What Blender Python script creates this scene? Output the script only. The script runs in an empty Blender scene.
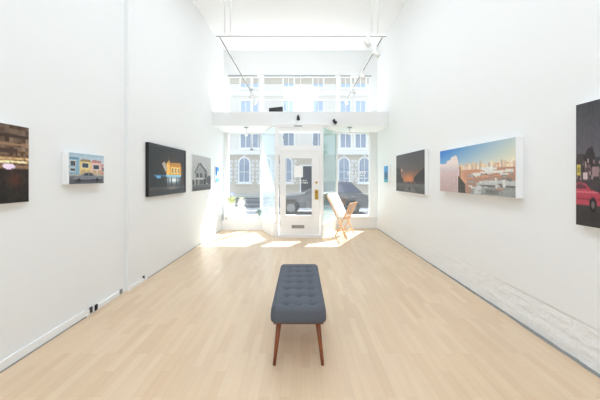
import bpy, bmesh, math, random
import numpy as np
from mathutils import Vector, Matrix, noise

random.seed(7)
S = bpy.context.scene
COL = S.collection
F, HX, HY, EYE = 300.0, 301.0, 178.0, 1.45      # focal length (px), vanishing point, eye height


def sl(c):                                       # sRGB 0-255 -> linear
    out = []
    for v in c[:3]:
        v /= 255.0
        out.append(v / 12.92 if v <= 0.04045 else ((v + 0.055) / 1.055) ** 2.4)
    return tuple(out)


# ------------------------------------------------------------------ materials
def mat(name, rgb, rough=0.5, metal=0.0, var=0.0, scale=8.0, bump=0.0, bscale=60.0, spec=0.5, emit=None):
    m = bpy.data.materials.new(name)
    m.use_nodes = True
    nt = m.node_tree
    b = nt.nodes['Principled BSDF']
    c = sl(rgb)
    b.inputs['Base Color'].default_value = (*c, 1)
    b.inputs['Roughness'].default_value = rough
    b.inputs['Metallic'].default_value = metal
    b.inputs['Specular IOR Level'].default_value = spec
    if var > 0 or bump > 0:
        tc = nt.nodes.new('ShaderNodeTexCoord')
    if var > 0:
        n = nt.nodes.new('ShaderNodeTexNoise')
        n.inputs['Scale'].default_value = scale
        n.inputs['Detail'].default_value = 4
        nt.links.new(tc.outputs['Object'], n.inputs['Vector'])
        mx = nt.nodes.new('ShaderNodeMix')
        mx.data_type = 'RGBA'
        mx.inputs[6].default_value = (*[x * (1 - var) for x in c], 1)
        mx.inputs[7].default_value = (*[min(1, x * (1 + var)) for x in c], 1)
        nt.links.new(n.outputs['Fac'], mx.inputs[0])
        nt.links.new(mx.outputs[2], b.inputs['Base Color'])
    if bump > 0:
        n2 = nt.nodes.new('ShaderNodeTexNoise')
        n2.inputs['Scale'].default_value = bscale
        n2.inputs['Detail'].default_value = 5
        nt.links.new(tc.outputs['Object'], n2.inputs['Vector'])
        bp = nt.nodes.new('ShaderNodeBump')
        bp.inputs['Strength'].default_value = bump
        bp.inputs['Distance'].default_value = 0.01
        nt.links.new(n2.outputs['Fac'], bp.inputs['Height'])
        nt.links.new(bp.outputs['Normal'], b.inputs['Normal'])
    return m


def glass_mat(name, tint=(1, 1, 1), flare_veil=0.05, refl=1.0):
    m = bpy.data.materials.new(name)
    m.use_nodes = True
    nt = m.node_tree
    nt.nodes.clear()
    out = nt.nodes.new('ShaderNodeOutputMaterial')
    tr = nt.nodes.new('ShaderNodeBsdfTransparent')
    tr.inputs['Color'].default_value = (*tint, 1)
    tl = nt.nodes.new('ShaderNodeBsdfTranslucent')
    tl.inputs['Color'].default_value = (0.9, 0.95, 1, 1)
    df = nt.nodes.new('ShaderNodeMixShader')
    df.inputs[0].default_value = flare_veil  # translucent share puts the haze of flare and reflections into the pane
    nt.links.new(tr.outputs[0], df.inputs[1])
    nt.links.new(tl.outputs[0], df.inputs[2])
    gl = nt.nodes.new('ShaderNodeBsdfGlossy')
    gl.inputs['Roughness'].default_value = 0.0
    gl.inputs['Color'].default_value = (refl, refl, refl, 1)
    fr = nt.nodes.new('ShaderNodeFresnel')
    fr.inputs['IOR'].default_value = 1.5
    # same fresnel on both faces of the pane
    geo = nt.nodes.new('ShaderNodeNewGeometry')
    iv = nt.nodes.new('ShaderNodeMath')
    iv.operation = 'MULTIPLY_ADD'
    iv.inputs[1].default_value = 1 / 1.5 - 1.5
    iv.inputs[2].default_value = 1.5
    nt.links.new(geo.outputs['Backfacing'], iv.inputs[0])
    nt.links.new(iv.outputs[0], fr.inputs['IOR'])
    fr.inputs['IOR'].default_value = 1.5
    mx = nt.nodes.new('ShaderNodeMixShader')
    nt.links.new(fr.outputs[0], mx.inputs[0])
    nt.links.new(df.outputs[0], mx.inputs[1])
    nt.links.new(gl.outputs[0], mx.inputs[2])
    nt.links.new(mx.outputs[0], out.inputs['Surface'])
    return m


def floor_mat():
    m = bpy.data.materials.new('maple_strip_floor')
    m.use_nodes = True
    nt = m.node_tree
    L = nt.links.new
    b = nt.nodes['Principled BSDF']
    tc = nt.nodes.new('ShaderNodeTexCoord')
    sep = nt.nodes.new('ShaderNodeSeparateXYZ')
    L(tc.outputs['Object'], sep.inputs[0])
    cmb = nt.nodes.new('ShaderNodeCombineXYZ')
    L(sep.outputs['Y'], cmb.inputs['X'])
    L(sep.outputs['X'], cmb.inputs['Y'])
    br = nt.nodes.new('ShaderNodeTexBrick')
    br.offset = 0.37
    br.offset_frequency = 3
    br.squash = 0.8
    br.squash_frequency = 2
    br.inputs['Scale'].default_value = 1.0
    br.inputs['Brick Width'].default_value = 0.62
    br.inputs['Row Height'].default_value = 0.07
    br.inputs['Mortar Size'].default_value = 0.0008
    br.inputs['Mortar Smooth'].default_value = 0.3
    br.inputs['Bias'].default_value = 0.0
    br.inputs['Color1'].default_value = (*sl((214, 186, 155)), 1)
    br.inputs['Color2'].default_value = (*sl((222, 198, 169)), 1)
    br.inputs['Mortar'].default_value = (*sl((202, 174, 144)), 1)
    L(cmb.outputs[0], br.inputs['Vector'])
    mp = nt.nodes.new('ShaderNodeMapping')
    mp.inputs['Scale'].default_value = (22, 1.6, 1)
    L(tc.outputs['Object'], mp.inputs['Vector'])
    n = nt.nodes.new('ShaderNodeTexNoise')
    n.inputs['Scale'].default_value = 1.0
    n.inputs['Detail'].default_value = 6
    L(mp.outputs[0], n.inputs['Vector'])
    n2 = nt.nodes.new('ShaderNodeTexNoise')
    n2.inputs['Scale'].default_value = 1.3
    L(tc.outputs['Object'], n2.inputs['Vector'])
    ad = nt.nodes.new('ShaderNodeMath')
    ad.operation = 'ADD'
    L(n.outputs['Fac'], ad.inputs[0])
    L(n2.outputs['Fac'], ad.inputs[1])
    mr = nt.nodes.new('ShaderNodeMapRange')
    mr.inputs['From Min'].default_value = 0.6
    mr.inputs['From Max'].default_value = 1.4
    mr.inputs['To Min'].default_value = 0.93
    mr.inputs['To Max'].default_value = 1.05
    L(ad.outputs[0], mr.inputs['Value'])
    mx = nt.nodes.new('ShaderNodeMix')
    mx.data_type = 'RGBA'
    mx.blend_type = 'MULTIPLY'
    mx.inputs[0].default_value = 1.0
    L(br.outputs['Color'], mx.inputs[6])
    L(mr.outputs[0], mx.inputs[7])
    L(mx.outputs[2], b.inputs['Base Color'])
    b.inputs['Roughness'].default_value = 0.30
    b.inputs['Specular IOR Level'].default_value = 0.45
    return m


def print_mat():
    m = bpy.data.materials.new('photographic_print')
    m.use_nodes = True
    nt = m.node_tree
    b = nt.nodes['Principled BSDF']
    a = nt.nodes.new('ShaderNodeAttribute')
    a.attribute_name = 'Ink'
    nt.links.new(a.outputs['Color'], b.inputs['Base Color'])
    b.inputs['Roughness'].default_value = 0.4
    b.inputs['Specular IOR Level'].default_value = 0.35
    return m


M = dict(
    wall=mat('white_wall_paint', (235, 236, 237), 0.75, var=0.012, scale=1.5, bump=0.03, bscale=120),
    ceil=mat('white_ceiling_paint', (236, 237, 238), 0.8, var=0.01, scale=2),
    brick=mat('white_painted_brick', (236, 237, 238), 0.6, var=0.02, scale=14, bump=0.25, bscale=40),
    trim=mat('white_gloss_trim', (240, 241, 242), 0.4),
    door=mat('white_door_paint', (240, 240, 241), 0.4, var=0.01, scale=4),
    floor=floor_mat(),
    gap=mat('grey_gap_filler', (138, 138, 136), 0.9, var=0.2, scale=9),
    concrete=mat('pale_concrete', (190, 188, 182), 0.85, var=0.06, scale=3),
    asphalt=mat('blue_grey_asphalt', (56, 66, 78), 0.9, var=0.08, scale=5),
    line=mat('road_line_white', (225, 225, 220), 0.8, var=0.04),
    stucco=mat('cream_stucco', (238, 234, 226), 0.9, var=0.03, scale=1.2),
    beige=mat('beige_stone', (206, 196, 180), 0.9, var=0.04, scale=2),
    quoin=mat('grey_stone', (228, 227, 224), 0.9, var=0.05, scale=3),
    wpaint=mat('white_outdoor_paint', (248, 248, 246), 0.7, var=0.01),
    pane=mat('blue_window_pane', (188, 208, 236), 0.12, var=0.08, scale=0.8),
    palepane=mat('grey_window_pane', (150, 164, 184), 0.15, var=0.08, scale=0.8),
    dark=mat('dark_doorway', (62, 66, 76), 0.5, var=0.1),
    glass=glass_mat('clear_shop_glass', (0.97, 0.985, 0.98), 0.014),
    gglass=glass_mat('green_reflection_glass', (0.60, 0.72, 0.69), 0.03),  # green tint stands in for the tree reflected in the pane
    bglass=glass_mat('pale_reflection_glass', (0.84, 0.93, 0.96), 0.12),  # pale tint and strong veil stand in for the bright street reflection
    black=mat('black_plastic', (28, 28, 30), 0.5, var=0.08, scale=20),
    blackframe=mat('black_frame_wood', (22, 21, 21), 0.4, var=0.1, scale=30),
    grey=mat('grey_metal', (150, 152, 155), 0.4, 0.6, var=0.04, scale=20),
    track=mat('white_track_metal', (244, 244, 243), 0.45),
    slot=mat('dark_track_slot', (92, 90, 88), 0.6),
    brass=mat('brass', (196, 164, 84), 0.3, 0.8, var=0.05, scale=30),
    steel=mat('dull_steel', (150, 152, 150), 0.4, 0.7, var=0.05, scale=30),
    paper=mat('white_paper', (246, 247, 248), 0.7),
    canvas=mat('white_board', (249, 248, 246), 0.6),
    fabric=mat('grey_wool_fabric', (98, 102, 110), 0.95, var=0.14, scale=160, bump=0.35, bscale=420, spec=0.2),
    button=mat('shaded_wool_button', (76, 80, 88), 0.95, var=0.14, scale=160, spec=0.2),  # seat fabric made darker, standing in for the shadows at the buttons
    walnut=mat('walnut_wood', (138, 76, 42), 0.4, var=0.18, scale=14),
    beech=mat('beech_wood', (222, 176, 132), 0.5, var=0.1, scale=18),
    leaf=mat('green_leaves', (96, 128, 84), 0.6, var=0.25, scale=3),
    paleleaf=mat('yellow_green_leaves', (206, 212, 172), 0.6, var=0.15, scale=12),
    greyleaf=mat('grey_green_leaves', (150, 164, 158), 0.6, var=0.15, scale=12),
    violet=mat('pale_violet_petals', (176, 180, 222), 0.6, var=0.1, scale=12),
    bark=mat('grey_bark', (120, 106, 92), 0.9, var=0.2, scale=10),
    ceramic=mat('white_ceramic', (246, 246, 240), 0.25),
    carpaint=mat('slate_car_paint', (60, 64, 72), 0.25, 0.2, var=0.03),
    carglass=mat('dark_blue_car_glass', (44, 54, 84), 0.06),
    tyre=mat('black_tyre', (34, 34, 36), 0.85, var=0.1, scale=20),
    rim=mat('silver_rim', (112, 116, 122), 0.4, 0.5),
    letter=mat('white_window_lettering', (250, 250, 250), 0.6),
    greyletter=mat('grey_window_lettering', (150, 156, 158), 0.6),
    lampglass=mat('frosted_lamp_glass', (250, 250, 248), 0.4),
    print=print_mat(),
)


# ------------------------------------------------------------------ mesh helpers
def B():
    return bmesh.new()


def box(bm, a, b):
    x0, y0, z0 = [min(p, q) for p, q in zip(a, b)]
    x1, y1, z1 = [max(p, q) for p, q in zip(a, b)]
    v = [bm.verts.new(p) for p in [(x0, y0, z0), (x1, y0, z0), (x1, y1, z0), (x0, y1, z0),
                                   (x0, y0, z1), (x1, y0, z1), (x1, y1, z1), (x0, y1, z1)]]
    for f in [(3, 2, 1, 0), (4, 5, 6, 7), (0, 1, 5, 4), (1, 2, 6, 5), (2, 3, 7, 6), (3, 0, 4, 7)]:
        bm.faces.new([v[i] for i in f])
    return bm


def prism(bm, pts, z0, z1):
    """vertical prism over a plan polygon"""
    if sum(pts[i][0] * pts[(i + 1) % len(pts)][1] - pts[(i + 1) % len(pts)][0] * pts[i][1] for i in range(len(pts))) < 0:
        pts = pts[::-1]
    lo = [bm.verts.new((x, y, z0)) for x, y in pts]
    hi = [bm.verts.new((x, y, z1)) for x, y in pts]
    n = len(pts)
    bm.faces.new(lo[::-1])
    bm.faces.new(hi)
    for i in range(n):
        bm.faces.new([lo[i], lo[(i + 1) % n], hi[(i + 1) % n], hi[i]])
    return bm


def strip(bm, p, q, w, z0, z1):
    """upright slab along plan segment p-q, thickness w"""
    d = Vector((q[0] - p[0], q[1] - p[1])).normalized()
    n = Vector((-d.y, d.x)) * w / 2
    return prism(bm, [(p[0] - n.x, p[1] - n.y), (q[0] - n.x, q[1] - n.y), (q[0] + n.x, q[1] + n.y), (p[0] + n.x, p[1] + n.y)], z0, z1)


def bar(bm, p, q, w, h=None, up=(0, 0, 1)):
    """rectangular bar between two points"""
    p, q = Vector(p), Vector(q)
    h = h or w
    d = (q - p).normalized()
    u = Vector(up)
    if abs(d.dot(u)) > 0.99:
        u = Vector((0, 1, 0))
    s = d.cross(u).normalized()
    t = s.cross(d).normalized()
    c = [(-1, -1), (1, -1), (1, 1), (-1, 1)]
    a = [bm.verts.new(p + s * (i * w / 2) + t * (j * h / 2)) for i, j in c]
    b = [bm.verts.new(q + s * (i * w / 2) + t * (j * h / 2)) for i, j in c]
    bm.faces.new(a[::-1])
    bm.faces.new(b)
    for i in range(4):
        bm.faces.new([a[i], a[(i + 1) % 4], b[(i + 1) % 4], b[i]])
    bmesh.ops.recalc_face_normals(bm, faces=bm.faces[:])
    return bm


def tube(bm, p, q, r0, r1=None, n=14):
    p, q = Vector(p), Vector(q)
    r1 = r0 if r1 is None else r1
    d = (q - p).normalized()
    u = Vector((0, 0, 1)) if abs(d.z) < 0.95 else Vector((1, 0, 0))
    s = d.cross(u).normalized()
    t = s.cross(d).normalized()
    ra = [bm.verts.new(p + (s * math.cos(k) + t * math.sin(k)) * r0) for k in [2 * math.pi * i / n for i in range(n)]]
    rb = [bm.verts.new(q + (s * math.cos(k) + t * math.sin(k)) * r1) for k in [2 * math.pi * i / n for i in range(n)]]
    bm.faces.new(ra[::-1])
    bm.faces.new(rb)
    for i in range(n):
        f = bm.faces.new([ra[i], ra[(i + 1) % n], rb[(i + 1) % n], rb[i]])
        f.smooth = True
    bmesh.ops.recalc_face_normals(bm, faces=bm.faces[:])
    return bm


def lathe(bm, prof, c=(0, 0, 0), n=24):
    rings = []
    for r, z in prof:
        rings.append([bm.verts.new((c[0] + r * math.cos(2 * math.pi * i / n), c[1] + r * math.sin(2 * math.pi * i / n), c[2] + z)) for i in range(n)])
    for a, b in zip(rings, rings[1:]):
        for i in range(n):
            f = bm.faces.new([a[i], a[(i + 1) % n], b[(i + 1) % n], b[i]])
            f.smooth = True
    bm.faces.new(rings[0][::-1])
    bm.faces.new(rings[-1])
    bmesh.ops.recalc_face_normals(bm, faces=bm.faces[:])
    return bm


def obj(name, bm, m, parent=None, bevel=0.0, smooth=False):
    if bevel > 0:
        bmesh.ops.bevel(bm, geom=bm.edges[:], offset=bevel, segments=2, affect='EDGES', profile=0.6)
    me = bpy.data.meshes.new(name)
    bm.to_mesh(me)
    bm.free()
    if smooth:
        for p in me.polygons:
            p.use_smooth = True
    me.materials.append(m)
    o = bpy.data.objects.new(name, me)
    COL.objects.link(o)
    o.parent = parent
    return o


def tag(o, label, cat, group=None):
    o['label'] = label
    o['category'] = cat
    if group:
        o['group'] = group
    return o


def thing(name, label, cat, loc=(0, 0, 0), rotz=0.0, group=None):
    o = bpy.data.objects.new(name, None)
    o.empty_display_size = 0.1
    COL.objects.link(o)
    o.location = loc
    o.rotation_euler = (0, 0, rotz)
    return tag(o, label, cat, group)


def struct(name, bm, m, parent=None, bevel=0.0):
    o = obj(name, bm, m, parent, bevel)
    if parent is None:
        o['kind'] = 'structure'
    return o


def copy_tree(o, parent=None):
    c = o.copy()
    COL.objects.link(c)
    c.parent = parent
    for ch in list(o.children):
        copy_tree(ch, c)
    return c


# ------------------------------------------------------------------ room shell
XL_NEAR, XL, XR, ZC = -2.26, -2.215, 2.19, 5.10
YB, YF, STEP = -3.2, 8.60, 3.85                   # back of room, shop front, pilaster step in left wall
YD, YS = 7.35, 7.50                               # door plane, front of soffit
SOF0, SOF1 = 2.76, 3.11
PL0, PL1 = (-0.63, YD), (-1.14, YF)               # plan of the left angled pane
PR0, PR1 = (0.51, YD), (1.02, YF)                 # plan of the right angled pane
SILL = 0.34

bm = B()
prism(bm, [(XL_NEAR, YB), (XL_NEAR, STEP), (XL, STEP), (XL, YF + 0.16), (-2.5, YF + 0.16), (-2.5, YB)], -0.02, ZC)
struct('wall_left', bm, M['wall'])
bm = B()
box(bm, (XR, YB, 0.33), (2.45, YF + 0.16, ZC))
struct('wall_right', bm, M['wall'])
# exposed painted brick along the foot of the right wall
bm = B()
ys = np.arange(0.4, YF + 0.001, 0.022)
zs = np.linspace(0.0, 0.335, 26)
grid = []
for y in ys:
    row = []
    fade = max(0.0, min(1.0, (5.6 - y) / 2.2))
    for z in zs:
        course = z / 0.078
        k = int(course)
        mz = abs(course - round(course)) < 0.13
        off = 0.5 if k % 2 else 0.0
        my = ((y / 0.21 + off) % 1.0) < 0.05
        dx = -0.0022 * (1 if (mz or my) else 0)
        dx += 0.012 * noise.noise((y * 5, z * 14, 1.3)) + 0.005 * noise.noise((y * 27, z * 40, 4.1))
        if z < 0.05:
            dx -= 0.010 * max(0, noise.noise((y * 4, 0, 9.0)))
        row.append(bm.verts.new((XR + 0.008 * fade - dx * fade * 0.6 - (0.0 if fade > 0 else 0.0), y, z)))
    grid.append(row)
for a, b in zip(grid, grid[1:]):
    for i in range(len(zs) - 1):
        bm.faces.new([a[i], a[i + 1], b[i + 1], b[i]])
base = struct('wall_right_brick_foot', bm, M['brick'])
bm = B()
box(bm, (XR + 0.04, YB, -0.02), (2.45, YF + 0.16, 0.33))
struct('wall_right_core', bm, M['wall'])
bm = B()
box(bm, (-2.5, YB - 0.2, -0.02), (2.45, YB, ZC))
struct('wall_back', bm, M['wall'])
bm = B()
box(bm, (-2.5, YB - 0.2, ZC), (2.45, YF + 0.16, ZC + 0.2))
struct('ceiling', bm, M['ceil'])
bm = B()
box(bm, (-2.5, YB - 0.2, -0.1), (2.45, YF, 0.0))
struct('floor', bm, M['floor'])
# front wall around the shop windows
TX0, TX1, TZ0, TZ1 = -2.12, 2.00, SOF1, 4.39
bm = B()
box(bm, (XL, YF, TZ1), (XR, YF + 0.16, ZC))
box(bm, (XL, YF, SILL), (TX0, YF + 0.16, TZ1))
box(bm, (TX1, YF, SILL), (XR, YF + 0.16, TZ1))
box(bm, (TX0, YF, SOF0), (TX1, YF + 0.16, SOF1))
box(bm, (XL, YF, 0.0), (PL1[0], YF + 0.16, SILL))
box(bm, (PR1[0], YF, 0.0), (XR, YF + 0.16, SILL))
struct('wall_front', bm, M['wall'])
# dropped soffit over the display bays and the entrance
bm = B()
box(bm, (XL, YS, SOF0), (XR, YF, SOF1))
struct('ceiling_soffit', bm, M['ceil'], bevel=0.004)
# window ledges and the stall riser under the slanted panes
bm = B()
box(bm, (XL, YF - 0.26, 0.0), (PL1[0] + 0.08, YF, 0.27))
struct('trim_1', bm, M['trim'], bevel=0.006)
for nm, a, b in (('trim_2', PL0, PL1), ('trim_3', PR0, PR1)):
    bm = B()
    strip(bm, a, b, 0.09, 0.0, SILL - 0.03)
    struct(nm, bm, M['trim'], bevel=0.005)
bm = B()
box(bm, (PR1[0] + 0.05, YF - 0.07, SILL - 0.03), (XR, YF, SILL + 0.02))
struct('trim_4', bm, M['trim'], bevel=0.005)
# entrance floor outside the door
bm = B()
prism(bm, [(PL0[0] + 0.05, YD + 0.05), (PR0[0] - 0.05, YD + 0.05), (PR1[0] - 0.05, YF), (PL1[0] + 0.05, YF)], 0.0, 0.012)
struct('floor_entrance', bm, M['concrete'])

# baseboards and the open joint along the walls
bm = B()
box(bm, (XL_NEAR, 0.4, 0), (XL_NEAR + 0.018, STEP - 0.72, 0.075))
box(bm, (XL_NEAR, STEP - 0.72, 0), (XL_NEAR + 0.026, STEP - 0.02, 0.055))
box(bm, (XL, STEP, 0), (XL + 0.016, STEP + 0.45, 0.05))
struct('baseboard_left', bm, M['trim'], bevel=0.004)
bm = B()
box(bm, (XL_NEAR + 0.018, 0.4, 0), (XL_NEAR + 0.028, STEP - 0.72, 0.006))
box(bm, (XL, STEP + 0.45, 0), (XL + 0.010, YF - 0.26, 0.006))
struct('trim_5', bm, M['gap'])
bm = B()
n = 120
lft, rgt = [], []
for i in range(n + 1):
    y = 0.4 + (YF - 0.07 - 0.4) * i / n
    w = 0.026 + 0.010 * noise.noise((y * 5, 0.3, 0)) + 0.006 * noise.noise((y * 19, 2.3, 0))
    lft.append(bm.verts.new((XR - w * (0.75 if y > 5 else 1), y, 0.002)))
    rgt.append(bm.verts.new((XR + 0.03, y, 0.012)))
for i in range(n):
    bm.faces.new([lft[i], rgt[i], rgt[i + 1], lft[i + 1]])
struct('trim_6', bm, M['gap'])

# ------------------------------------------------------------------ shop windows
def frame_rect(bm, x0, x1, z0, z1, y0, y1, t):
    box(bm, (x0, y0, z0), (x0 + t, y1, z1))
    box(bm, (x1 - t, y0, z0), (x1, y1, z1))
    box(bm, (x0 + t, y0, z0), (x1 - t, y1, z0 + t))
    box(bm, (x0 + t, y0, z1 - t), (x1 - t, y1, z1))


def window(name, x0, x1, z0, z1, t=0.04):
    bm = B()
    frame_rect(bm, x0, x1, z0, z1, YF + 0.03, YF + 0.11, t)
    w = struct(name, bm, M['trim'])
    bm = B()
    box(bm, (x0 + t, YF + 0.066, z0 + t), (x1 - t, YF + 0.070, z1 - t))
    obj('pane', bm, M['glass'], w)
    return w


w1 = window('window_1', TX0, PL1[0], SILL, SOF0)
w2 = window('window_2', PR1[0], TX1, SILL, SOF0)
# corner posts where the flat panes meet the slanted ones
for nm, p in (('trim_7', PL1), ('trim_8', PR1)):
    bm = B()
    box(bm, (p[0] - 0.035, YF - 0.035, SILL - 0.03), (p[0] + 0.035, YF + 0.05, SOF0))
    struct(nm, bm, M['trim'], bevel=0.005)
for nm, a, b, g in (('window_3', PL0, PL1, 'bglass'), ('window_4', PR0, PR1, 'gglass')):
    a, b = Vector(a), Vector(b)
    d = (b - a).normalized()
    a2, b2 = a + d * 0.05, b - d * 0.03
    bm = B()
    strip(bm, a2, b2, 0.05, SILL - 0.03, SILL + 0.03)
    strip(bm, a2, b2, 0.05, SOF0 - 0.045, SOF0)
    w = struct(nm, bm, M['trim'])
    bm = B()
    strip(bm, a2, b2, 0.006, SILL + 0.03, SOF0 - 0.045)
    obj('pane', bm, M[g], w)
# clerestory above the soffit: three lights divided by two posts
bm = B()
frame_rect(bm, TX0, TX1, TZ0, TZ1, YF + 0.02, YF + 0.11, 0.03)
for x in (-1.16, 1.06):
    box(bm, (x - 0.04, YF + 0.02, TZ0 + 0.03), (x + 0.04, YF + 0.11, TZ1 - 0.03))
w5 = struct('window_5', bm, M['trim'])
for x0, x1 in ((TX0 + 0.03, -1.20), (-1.12, 1.02), (1.10, TX1 - 0.03)):
    bm = B()
    box(bm, (x0, YF + 0.063, TZ0 + 0.03), (x1, YF + 0.067, TZ1 - 0.03))
    obj('pane', bm, M['glass'], w5)
for x0, x1 in ((TX0 + 0.02, -1.26), (-1.06, 0.98), (1.12, 1.42), (1.76, TX1 + 0.02)):  # dark strips standing in for the shadow gap along the window head
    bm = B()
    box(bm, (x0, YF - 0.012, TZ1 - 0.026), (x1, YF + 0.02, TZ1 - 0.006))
    obj('shadow_gap_strip', bm, M['grey'], w5)


# lettering on the glass: small white strokes, seen from behind, too small to read
def lettering(parent, x0, x1, z, h, y, m, seed, word_gap=()):
    rnd = random.Random(seed)
    bm = B()
    x = x0
    w = h * 0.62
    k = 0
    t = h * 0.2
    while x + w < x1:
        if k not in word_gap:
            form = rnd.randrange(5)
            def st(p, q):
                bar(bm, (x + p[0] * w, y, z + p[1] * h), (x + q[0] * w, y, z + q[1] * h), t, 0.002, up=(0, 1, 0))
            if form == 0:
                st((0.1, 0), (0.5, 1)); st((0.5, 1), (0.9, 0)); st((0.25, .35), (0.75, .35))
            elif form == 1:
                st((0.9, 0), (0.9, 1)); st((0.1, 0.06), (0.9, 0.06))
            elif form == 2:
                st((0.9, 0), (0.9, 1)); st((0.1, 0.06), (0.9, 0.06)); st((0.1, .94), (0.9, .94)); st((0.3, .5), (0.9, .5))
            elif form == 3:
                st((0.9, 0), (0.9, 1)); st((0.15, .94), (0.9, .94)); st((0.15, .5), (0.15, .94)); st((0.15, .5), (0.9, .5)); st((0.1, 0), (0.5, .5))
            else:
                st((0.5, 0), (0.5, .5)); st((0.5, .5), (0.1, 1)); st((0.5, .5), (0.9, 1))
        x += w * 1.35
        k += 1
    return obj('lettering', bm, m, parent)


def px_at(px, y):
    return (px - HX) * y / F


def pz_at(py, y):
    return EYE - (py - HY) * y / F


yl = YF + 0.060
lettering(w2, px_at(346.5, yl), px_at(366.5, yl), pz_at(174.2, yl), 0.085, yl, M['letter'], 3, (4,))
lettering(w2, px_at(347.5, yl), px_at(365, yl), pz_at(176.2, yl), 0.036, yl, M['letter'], 5, (5, 9))
lettering(w2, px_at(345, yl), px_at(368, yl), pz_at(178.8, yl), 0.030, yl, M['letter'], 8, (3, 8, 12))

# ------------------------------------------------------------------ entrance door
DX0, DX1, DZ = -0.52, 0.46, 2.11
bm = B()
frame_rect(bm, -0.63, 0.545, 0.0, SOF0 - 0.002, YD - 0.06, YD + 0.06, 0.075)
box(bm, (-0.555, YD - 0.06, DZ + 0.02), (0.47, YD + 0.06, DZ + 0.13))
box(bm, (-0.555, YD - 0.04, 2.59), (0.47, YD + 0.05, SOF0 - 0.07))
box(bm, (-0.070, YD - 0.03, 2.26), (-0.048, YD + 0.03, 2.60))
box(bm, (-0.66, YD - 0.075, SOF0 - 0.02), (0.575, YD - 0.055, SOF0 + 0.02))
df = struct('trim_9', bm, M['door'])
bm = B()
box(bm, (-0.54, YD - 0.003, 2.26), (0.46, YD + 0.003, 2.60))
obj('pane', bm, M['glass'], df)
# street number on the transom, read from behind
def digit(parent, x, z, s, segs):
    P = {'a': ((0, 2), (1, 2)), 'b': ((1, 2), (1, 1)), 'c': ((1, 1), (1, 0)), 'd': ((0, 0), (1, 0)), 'e': ((0, 1), (0, 0)), 'f': ((0, 2), (0, 1)), 'g': ((0, 1), (1, 1))}
    bm = B()
    for k in segs:
        p, q = P[k]
        bar(bm, (x + p[0] * s, YD - 0.006, z + p[1] * s), (x + q[0] * s, YD - 0.006, z + q[1] * s), s * 0.28, 0.003, up=(0, 1, 0))
    obj('street_number', bm, M['greyletter'], parent)
digit(df, -0.435, 2.34, 0.075, 'afgcd')
digit(df, 0.30, 2.29, 0.075, 'abged')
# door leaf
bm = B()
GX0, GX1, GZ0, GZ1 = -0.382, 0.270, 0.526, 1.94
box(bm, (DX0, YD - 0.022, 0.02), (GX0, YD + 0.022, DZ))
box(bm, (GX1, YD - 0.022, 0.02), (DX1, YD + 0.022, DZ))
box(bm, (GX0, YD - 0.022, 0.02), (GX1, YD + 0.022, GZ0))
box(bm, (GX0, YD - 0.022, GZ1), (GX1, YD + 0.022, DZ))
dr = struct('door_1', bm, M['door'])
bm = B()
for a in ((GX0 - 0.02, GX0 + 0.008, GZ0 - 0.02, GZ1 + 0.02), (GX1 - 0.008, GX1 + 0.02, GZ0 - 0.02, GZ1 + 0.02)):
    box(bm, (a[0], YD - 0.032, a[2]), (a[1], YD - 0.0225, a[3]))
for z in (GZ0 - 0.02, GZ1 - 0.008):
    box(bm, (GX0 + 0.008, YD - 0.032, z), (GX1 - 0.008, YD - 0.0225, z + 0.028))
obj('glazing_bead', bm, M['trim'], dr)
bm = B()
box(bm, (GX0, YD - 0.003, GZ0), (GX1, YD + 0.003, GZ1))
dp = obj('pane', bm, M['glass'], dr)
lettering(dr, -0.30, 0.14, 1.375, 0.028, YD - 0.006, M['letter'], 11, (4, 9))
lettering(dr, -0.33, 0.17, 1.315, 0.040, YD - 0.006, M['letter'], 13, (5,))
bm = B()
box(bm, (-0.228, YD - 0.030, 0.222), (0.080, YD - 0.0225, 0.302))
ms = obj('mail_slot', bm, M['steel'], dr, bevel=0.003)
bm = B()
box(bm, (-0.205, YD - 0.036, 0.240), (0.057, YD - 0.030, 0.286))
obj('flap', bm, M['steel'], ms, bevel=0.002)
bm = B()
tube(bm, (0.378, YD - 0.0225, 1.343), (0.378, YD - 0.040, 1.343), 0.030, 0.026, 20)
db = obj('deadbolt', bm, M['brass'], dr)
bm = B()
box(bm, (0.372, YD - 0.056, 1.322), (0.384, YD - 0.040, 1.364))
obj('thumb_turn', bm, M['brass'], db)
bm = B()
box(bm, (0.335, YD - 0.028, 0.925), (0.425, YD - 0.0225, 1.165))
lp = obj('lock_plate', bm, M['brass'], dr, bevel=0.002)
for z in (1.105, 0.995):
    bm = B()
    tube(bm, (0.378, YD - 0.028, z), (0.378, YD - 0.05, z), 0.010, 0.010, 14)
    lathe(bm, [(0.004, -0.004), (0.018, 0.0), (0.022, 0.012), (0.018, 0.024), (0.004, 0.028)], (0, 0, 0), 18)
    bm.verts.ensure_lookup_table()
    for v in bm.verts[-18 * 5:]:
        c = v.co.copy()
        v.co = Vector((0.378 + c.x, YD - 0.05 - c.z, z + c.y))
    bmesh.ops.recalc_face_normals(bm, faces=bm.faces[:])
    obj('knob', bm, M['walnut'] if z > 1.05 else M['brass'], lp)
for z in (0.35, 1.1, 1.85):
    bm = B()
    tube(bm, (DX0 - 0.006, YD - 0.03, z - 0.05), (DX0 - 0.006, YD - 0.03, z + 0.05), 0.009)
    obj('hinge', bm, M['steel'], dr)
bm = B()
box(bm, (px_at(294, YD), YD - 0.066, pz_at(127, YD)), (px_at(302, YD), YD - 0.0605, pz_at(125.8, YD)))  # plain grey bar on the frame above the transom
tag(obj('grey_strip', bm, M['greyletter'], bevel=0.002), 'small grey strip on the white frame above the door transom', 'vent')
bm = B()
box(bm, (px_at(294, YD), YD - 0.0055, pz_at(177.3, YD)), (px_at(302.9, YD), YD - 0.0042, pz_at(165.8, YD)))
tag(obj('paper_notice', bm, M['paper']), 'blank white paper sheet taped to the glass of the entrance door', 'paper')

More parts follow.
